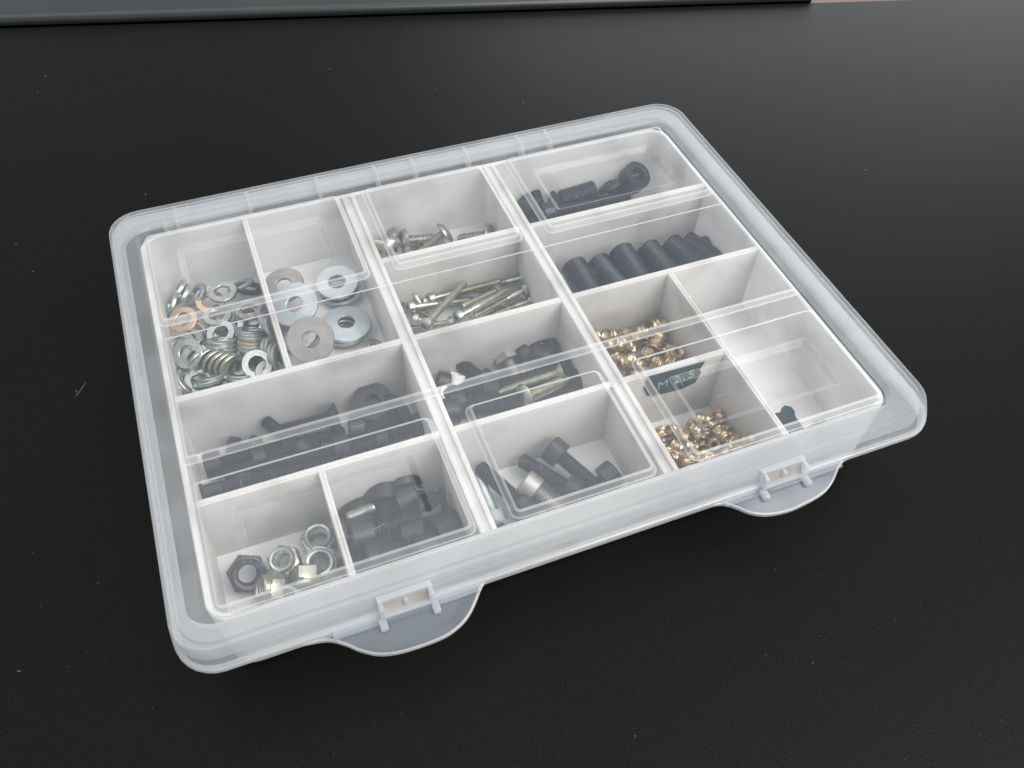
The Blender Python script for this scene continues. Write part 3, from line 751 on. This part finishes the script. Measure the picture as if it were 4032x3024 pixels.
cap3(e_(2030, 400, -24), e_(1180, 850, -27), 'cap screw with shaded head near the inner rib', 8, 25)
cap3(e_(1800, 330, -29), e_(1040, 670, -22.5), 'cap screw whose threaded tip points at the front divider', 0, 20, anchor='tip')
cap3(e_(300, 870, -26), e_(900, 1000, -29), 'shaded cap screw under the one by the rib', 6, 20)
cap3(e_(880, 920, -26.5), e_(300, 1010, -29), 'shaded cap screw tucked under the bright headed one', 6, 20)
cap3(e_(2120, 580, -28), e_(1500, 800, -29), 'small cap screw head low in the front corner', 6, 16)
cap3(e_(90, 580, -26), e_(640, 900, -30), 'cap screw head squeezed between rib and back wall', 6, 16)
cap3(e_(1290, 760, -29), e_(2000, 560, -30), 'cap screw on the floor below the hair', 6, 20)
cap3(e_(700, 380, -28), e_(1500, 420, -30), 'cap screw on the floor along the back wall', 6, 25)
cap3(e_(460, 590, -28), e_(1250, 560, -30), 'cap screw with its socket open beside the level one', 6, 20)
# hair on the lid
f_ = Z(1560, 1040, 4)
hp = []
for i in range(50):
    t = math.radians(200 - 290 * i / 49 * 1.0); rx = 245 + 25 * math.sin(i * .3); 
    hp.append(f_(1520 + rx * math.cos(t) * 1.0, 790 - 195 * math.sin(t), 3.35 + .25 * math.sin(i * .4)))
hp2 = [f_(1480 + (290 + i * .6) * math.cos(math.radians(205 - 4.6 * i)), 760 - 215 * math.sin(math.radians(205 - 4.6 * i)), 3.5 + .2 * math.sin(i * .5)) for i in range(46)]
o = link('hair', make_mesh('hair', *join([tube(hp, .055, 5), tube(hp2, .05, 5)]), 'hair')); tag(o, 'fine curled pale hair lying on the lid', 'hair')

# dust and fine fibres on the lid
rd = random.Random(5)
for nm, mt, cnt_, lb in (('lid_dust', 'hair', 260, 'pale dust specks and short fibres lying on the lid'), ('dark_crumbs', 'black', 40, 'tiny dark crumbs lying on the lid')):
    vs, fs = [], []
    for i in range(cnt_):
        x = rd.uniform(-118, 115); y = rd.uniform(-76, 98); t = rd.uniform(0, 6.28); r_ = rd.uniform(.035, .09) if nm == 'lid_dust' else rd.uniform(.05, .14)
        ln = r_ * 3 if rd.random() < .8 or nm != 'lid_dust' else rd.uniform(1, 5); cv = rd.uniform(-1, 1)
        pts = [(x + math.cos(t + cv * k / 4) * ln * k / 4, y + math.sin(t + cv * k / 4) * ln * k / 4, 3.22) for k in range(5 if ln > 1 else 2)]
        v, f = tube(pts, r_ if ln < 1 else .035, 4); k = len(vs); vs += v; fs += [[q + k for q in p] for p in f]
    o = link(nm, make_mesh(nm, vs, fs, mt)); tag(o, lb, None, kind='stuff')
# ---- big black bolts, back corner
g_ = Z(2050, 600, 4); G5 = 'big black bolts in the far corner compartment'
screw('black_bolt', 'cap', 6, 20, 'black', g_(330, 960, -27), g_(225, 640, -22), 'black bolt leaning with its rounded tip up near the rib', G5)
stud('black_set_screw', 10, 18, 'black', g_(1190, 590, -22.0), g_(560, 780, -26.5), 'thick black set screw lying across in the far corner', G5)
screw('black_bolt', 'cap', 8, 8, 'black', g_(1790, 400, -20.0), g_(1790, 400, -20.0) - D(.42, .28, .86) * 10, 'thick black cap bolt with its big round head towards the rear wall', G5)
screw('black_bolt', 'allen_button', 6, 12, 'black', g_(1400, 520, -23), g_(1500, 720, -28), 'black button bolt squeezed beside the big round head', G5)
screw('black_bolt', 'cap', 6, 40, 'black', g_(420, 960, -24.5), g_(2150, 590, -25.5), 'long black bolt lying along the divider of the far corner', G5)
screw('black_bolt', 'csk', 6, 16, 'black', g_(560, 800, -25.5), g_(1150, 800, -29), 'black countersunk bolt between the leaning one and the set screw', G5)
screw('black_bolt', 'cap', 8, 16, 'black', g_(110, 900, -26), g_(500, 1150, -28), 'black cap bolt low against the rib by the leaning one', G5)
# ---- row of black set screws
h_ = Z(2180, 850, 3.1155); G6 = 'black set screws lying side by side'
for x, y, dx, d, zt, lab in ((225, 590, .12, 12, -22, 'black set screw first in the row from the long rib'), (515, 560, .20, 12, -23.5, 'black set screw second in the row from the long rib'),
        (800, 415, .10, 12, -19.5, 'black set screw standing highest in the middle of the row'), (1120, 385, .24, 12, -21, 'black set screw beside the highest one in the row'),
        (1400, 330, .45, 12, -21.5, 'black set screw lying slantwise in the row'), (1590, 310, .62, 12, -22.5, 'black set screw second from the end of the row'), (1790, 440, .45, 10, -26.0, 'smaller black set screw at the end of the row')):
    tp = h_(x, y, zt); bp = tp + Vector((dx * 22, -22, -5.0 if zt > -23 else -2.5)); stud('black_set_screw', d, 24, 'black', tp, bp, lab, G6)
for x, y, zt, lab in ((420, 760, -26, 'black set screw underneath at the front of the row'), (930, 640, -26, 'black set screw underneath in the middle of the row'), (1420, 530, -26, 'black set screw underneath near the end of the row')):
    tp = h_(x, y, zt); stud('black_set_screw', 10, 24, 'black', tp, tp + Vector((22, 2, 0)), lab, G6)

# ---- black screws, long front compartment
i_ = Z(750, 1500, 2.212); G7 = 'black screws in the long compartment'
def blk(kind, d, L, h, t, lab, plain=0, anchor='head'): return screw('black_screw', kind, d, L, 'black', h, t, lab, G7, plain, None, anchor)
blk('csk', 6, 45, i_(80, 985, -25.5), i_(1400, 640, -27.5), 'long black countersunk screw lying along the front divider', 6)
blk('cap', 6, 40, i_(1330, 590, -24), i_(90, 860, -25), 'long black screw with its tip near the outer wall', 0)
blk('csk', 8, 10, i_(1590, 195, -23.0), i_(1590, 195, -23.0) - D(.10, .38, .92) * 10, 'black countersunk screw showing its whole round face', 0)
blk('csk', 6, 20, i_(1235, 330, -24), i_(760, 450, -27.5), 'black countersunk screw whose head stands up like a wedge', 0)
blk('cap', 5, 16, i_(980, 600, -27), i_(720, 400, -22.5), 'black screw with its threaded tip pointing up', 0)
blk('allen_button', 8, 20, i_(1840, 270, -25), i_(1500, 480, -27.5), 'black button screw near the long rib', 0)
blk('cap', 4, 16, i_(380, 570, -27), i_(800, 620, -29.5), 'small black cap screw farthest back by the outer wall', 0)
blk('cap', 4, 16, i_(560, 560, -27.5), i_(1000, 640, -29.5), 'small black cap screw second from the outer wall', 0)
blk('cap', 6, 25, i_(200, 730, -27.5), i_(860, 560, -28.5), 'black cap screw lying under the lid ridge by the outer wall', 0)
blk('cap', 5, 20, i_(600, 680, -26), i_(1180, 520, -27.5), 'black cap screw in the middle of the heap', 0)
blk('cap', 6, 25, i_(1450, 420, -26.5), i_(2020, 360, -28.5), 'black cap screw with its head beside the whole round face', 0)
blk('cap', 6, 30, i_(2010, 380, -27), i_(1380, 620, -28), 'black screw lying at the rib end of the front divider', 0)
blk('cap', 6, 30, i_(480, 860, -28.5), i_(1300, 640, -28.8), 'black screw low down between the two long ones', 0)
blk('csk', 5, 20, i_(850, 560, -28), i_(1350, 440, -29), 'black countersunk screw under the wedge shaped head', 0)
blk('cap', 5, 20, i_(1680, 520, -27), i_(1050, 700, -29), 'black cap screw low at the rib side of the heap', 0)

# ---- mixed black and silver screws
j_ = Z(1720, 1300, 3.16); G8 = 'mixed screws in the middle compartment'
def mix(kind, d, L, mat, h, t, lab, plain=0, anchor='head'): return screw('machine_screw', kind, d, L, mat, h, t, lab, G8, plain, None, anchor)
mix('allen_button', 6, 9, 'black', j_(1340, 215, -22), j_(1340, 215, -22) - D(.10, .48, .86) * 9, 'black button screw with round head at the back of the mixed heap', 0)
mix('cap', 5, 16, 'black', j_(1090, 270, -24), j_(880, 520, -29), 'black cap screw standing beside the silver hexagon head', 0)
mix('hex', 6, 16, 'dull', j_(860, 340, -25.5), j_(1000, 600, -29), 'silver hexagon head screw among the black ones', 0)
mix('cap', 6, 16, 'black', j_(590, 640, -26.5), j_(380, 480, -23.5), 'black screw with its blunt tip up near the rib', 0)
mix('cap', 5, 16, 'black', j_(70, 650, -25), j_(420, 760, -29), 'black cap screw squeezed against the long rib', 0)
mix('csk', 6, 30, 'black', j_(1690, 440, -25), j_(880, 680, -26.5), 'black countersunk screw lying across the mixed heap', 0)
mix('csk', 4, 25, 'yzinc', j_(1510, 530, -23.5), j_(1060, 680, -24.5), 'thin silver countersunk screw on top of the mixed heap', 0)
mix('button', 5, 20, 'yzinc', j_(1080, 850, -24), j_(1540, 650, -25.5), 'silver pan screw by the front divider of the mixed heap', 0)
mix('cap', 6, 30, 'black', j_(250, 900, -26), j_(1050, 820, -27), 'long black screw along the front divider near the rib', 0)
mix('cap', 6, 25, 'black', j_(180, 1010, -25.5), j_(800, 950, -27), 'black cap screw in the front corner of the mixed heap', 0)
mix('csk', 6, 20, 'black', j_(1720, 640, -26.5), j_(1300, 780, -28.5), 'black countersunk screw at the far end of the front divider', 0)
mix('cap', 6, 20, 'black', j_(700, 760, -25.5), j_(300, 740, -27.5), 'black cap screw in the middle of the mixed heap', 0)
mix('cap', 5, 16, 'black', j_(160, 850, -25), j_(560, 560, -28), 'black cap screw beside the white spacer', 0)
mix('cap', 5, 20, 'black', j_(620, 860, -28.5), j_(1150, 720, -29), 'black cap screw under the silver pan screw', 0)
mix('cap', 5, 20, 'black', j_(1300, 560, -28.5), j_(1750, 560, -29), 'black cap screw under the thin silver one', 0)
def spacer(p, n, lab):
    me = cached('spacer', lambda: make_mesh('spacer', *lathe([(1.7, -2), (3.0, -2), (3.2, -1.8), (3.2, 1.8), (3.0, 2), (1.7, 2), (1.7, -2)], 24), 'nylon', 30))
    o = link('nylon_spacer', me); o.rotation_mode = 'QUATERNION'; o.rotation_quaternion = orient(n); o.location = p * S; tag(o, lab, 'spacer', 'white nylon spacers')
spacer(j_(245, 605, -25), D(.3, .9, .2), 'white nylon spacer among the black screws')
spacer(j_(75, 800, -24), D(.8, .2, .5), 'white nylon spacer pressed against the long rib')

# ---- five black bolts, front middle compartment
k_ = Z(1850, 1680, 3.16); G9 = 'black bolts in the front middle compartment'
def blt(kind, d, L, mat, h, t, lab, plain=0, hmat=None, anchor='head'): return screw('cap_bolt', kind, d, L, mat, h, t, lab, G9, plain, hmat, anchor)
blt('cap', 6, 20, 'black', k_(1060, 310, -21.5), k_(1640, 800, -27.5), 'black cap bolt on top with its head highest', 0)
blt('cap', 6, 16, 'black', k_(1735, 610, -26), k_(1500, 800, -28.8), 'black cap bolt with its flat head turned to the inner rib', 0)
blt('cap', 6, 20, 'black', k_(1290, 800, -26), k_(730, 470, -25), 'black bolt lying with its tip up under the top one', 0)
blt('cap', 6, 16, 'dull', k_(740, 740, -22), k_(1080, 1010, -26), 'cap bolt whose grey head shines brightly', 0, 'dull')  # grey metal head and shank among the black bolts
blt('cap', 6, 20, 'black', k_(690, 1010, -25.5), k_(330, 690, -23.5), 'black bolt with its tip raised beside the long rib', 0)
blt('hex', 6, 16, 'dull', k_(1220, 870, -28.5), k_(880, 1100, -29), 'bolt lying lowest at the front wall', 0, 'black')
screw('silver_screw', 'cap', 5, 35, 'zinc_blue', k_(330, 1180, -25), k_(60, 560, -26.5), 'long silver screw lying against the long rib', None, 0)

# ---- lock nuts
l_ = Z(880, 2080, 4)
nut(l_(960, 520, -26), D(-.12, .42, .90), 'zinc', 'lock nut with a thin bright ring in the middle of the nuts', 10)
nut(l_(1500, 180, -28), D(.05, .60, .80), 'zinc', 'lock nut lying by itself next to the short divider', 11, .3)
nut(l_(1530, 550, -27), D(.10, .30, .95), 'zinc', 'lock nut showing its threads through the hole', 11)
nut(l_(720, 960, -26), D(-.75, .15, .55), 'yzinc', 'lock nut on its side with a bright flat near the front wall', 11, .45)
nut(l_(1310, 800, -26.5), D(.15, -.80, .50), 'yzinc', 'lock nut on its side with a bright flat under the threaded hole', 10, .1)
nut(l_(1020, 1150, -27), D(0, .55, .83), 'zinc', 'lock nut half hidden behind the front wall', 10)
nut(l_(380, 720, -26.5), D(.35, .1, .9), 'black', 'black nut at the outer side of the silver nuts', 12, .2)

# ---- fat black screws and a silver set screw
m_ = Z(1300, 1780, 3.4); G10 = 'fat black screws by the lock nuts'
def fat(kind, d, L, h, t, lab, anchor='head'): return screw('fat_black_screw', kind, d, L, 'black', h, t, lab, G10, 0, None, anchor)
fat('cap', 8, 16, m_(960, 340, -23), m_(1050, 720, -27), 'fat black screw with its head nearest the back divider')
fat('cap', 8, 20, m_(700, 560, -24), m_(760, 1180, -27), 'fat black screw pointing to the front wall with visible threads')
fat('cap', 8, 16, m_(1330, 800, -27.5), m_(1000, 900, -27.5), 'fat black screw beside the long rib')
fat('cap', 8, 20, m_(1150, 1150, -25), m_(500, 1250, -27), 'fat black screw lying across at the front wall')
fat('cap', 8, 16, m_(420, 1120, -26), m_(900, 1020, -27.5), 'fat black screw next to the short divider')
fat('cap', 8, 16, m_(1010, 620, -26.5), m_(600, 860, -28), 'fat black screw in the middle of the fat ones')
fat('cap', 8, 16, m_(620, 1440, -26), m_(1100, 1330, -28), 'fat black screw lowest in the corner at the front wall')
fat('cap', 8, 16, m_(1560, 1080, -28), m_(1250, 1250, -28), 'fat black screw between front wall and long rib')
fat('allen_button', 6, 12, m_(330, 690, -26), m_(420, 860, -29), 'black button screw behind the small silver set screw')
fat('cap', 8, 16, m_(900, 1450, -24.5), m_(400, 1500, -27), 'fat black screw lying against the front wall by the short divider')
fat('cap', 8, 16, m_(1250, 1330, -24.5), m_(1700, 1200, -27), 'fat black screw lying against the front wall by the rib')
fat('csk', 8, 16, m_(1420, 760, -26), m_(1800, 1050, -28), 'fat black countersunk screw next to the rib')
stud('silver_set_screw', 4, 10, 'zinc', m_(595, 735, -21.5), m_(280, 860, -22), 'small silver set screw lying on the black screws')

# ---- brass inserts
G11, G12 = 'larger brass inserts', 'small brass inserts'
def pile(key, big, labs, g, common):
    L = SIM.get(key, []); lab = {}
    picks = [max(range(len(L)), key=lambda i: L[i][1]), max(range(len(L)), key=lambda i: L[i][0]), max(range(len(L)), key=lambda i: L[i][2])] if L else []
    for i, t in zip(picks, labs): lab.setdefault(i, t)
    for i, it in enumerate(L): insert(Vector(it[:3]), Quaternion(it[3:7]), big, lab.get(i, common), g)
pile('big', True, ('larger brass insert farthest back in its heap, near the back divider', 'larger brass insert at the edge of its heap towards the empty floor', 'larger brass insert lying highest on its heap'), G11, 'larger brass threaded insert lying in the heap behind the tape label')
pile('small', False, ('small brass insert nearest to the divider with the tape label', 'small brass insert closest to the short divider by the loose tape', 'small brass insert lying highest on its heap'), G12, 'small brass threaded insert lying in the heap below the tape label')
# ---- tape labels
def wall_poly(pts, y, t):
    n = len(pts); vs = [(x, y, z) for x, z in pts] + [(x, y - t, z) for x, z in pts]
    return vs, [list(range(n)), list(range(n, 2 * n))[::-1]] + [[i, (i + 1) % n, n + (i + 1) % n, n + i] for i in range(n)]
tl = link('tape_label', make_mesh('tape_label', *wall_poly([(41.4, -.6), (44.4, -.75), (65.2, -1.4), (63.9, -5.6), (64.9, -7.4), (63.4, -12.9), (57.4, -14.4), (45.3, -13.3), (42.9, -12), (40.7, -7)], -36.75, .25), 'green'))
tag(tl, 'dark green tape label with white writing on the divider above the inserts', 'label')
def letters(txt, x, y, z, size, rotz, parent, up, gap):
    for i, ch in enumerate(txt):
        cu = bpy.data.curves.new('t', 'FONT'); cu.body = ch; cu.size = size; cu.extrude = .06; cu.offset = -.03
        t = bpy.data.objects.new('t', cu); C.objects.link(t)
        me0 = t.evaluated_get(bpy.context.evaluated_depsgraph_get()).to_mesh()
        vs = [tuple(v.co) for v in me0.vertices]; fs = [list(p.vertices) for p in me0.polygons]
        bpy.data.objects.remove(t); bpy.data.curves.remove(cu)
        out = []
        ca, sa = math.cos(rotz), math.sin(rotz)
        px = x + gap[i] * ca; pz = z + gap[i] * sa
        for a, b, c in vs: out.append((px + a * ca - b * sa, y - .12 - c, pz + a * sa + b * ca))
        part('lettering', (out, fs), 'white_print', parent)
letters('M2.5', 46.4, -37.0, -9.9, 6.2, .10, tl, None, (0, 6.6, 10.6, 12.7))
sl2 = [(83.5, -79.2), (110.2, -76.5), (108.4, -51.5), (108.9, -48.2), (107.2, -46.6), (105.0, -47.2), (103.9, -48.9), (97, -48.2), (84, -51)]
sl2 = [(max(77, x), max(-76.5, y)) for x, y in sl2]
o = link('tape_label', make_mesh('tape_label', *prism([(77, -76.4), (103, -76.4), (103.6, -53), (104.8, -51.2), (104.6, -48.6), (102.6, -47.2), (100.4, -48.2), (99.2, -49.6), (88, -48.4), (77, -50)], ZF + .15, ZF + .4), 'green'))
tag(o, 'grey green tape label lying loose on the compartment floor', 'label')
vs, fs = join([(lambda q: ([tuple(Vector(v) * 1 + q) for v in lathe([(0, -.5), (.9, -.3), (1.1, .2), (.6, .6), (0, .7)], 7)[0]], lathe([(0, -.5), (.9, -.3), (1.1, .2), (.6, .6), (0, .7)], 7)[1]))(Vector((108 + i * 1.5, -60 + (i % 2) * 1.1 - i * .2, ZF + .6))) for i in range(4)])
o = link('grit', make_mesh('grit', vs, fs, 'dull')); tag(o, 'small pale crumbs beside the loose tape label', 'crumbs')
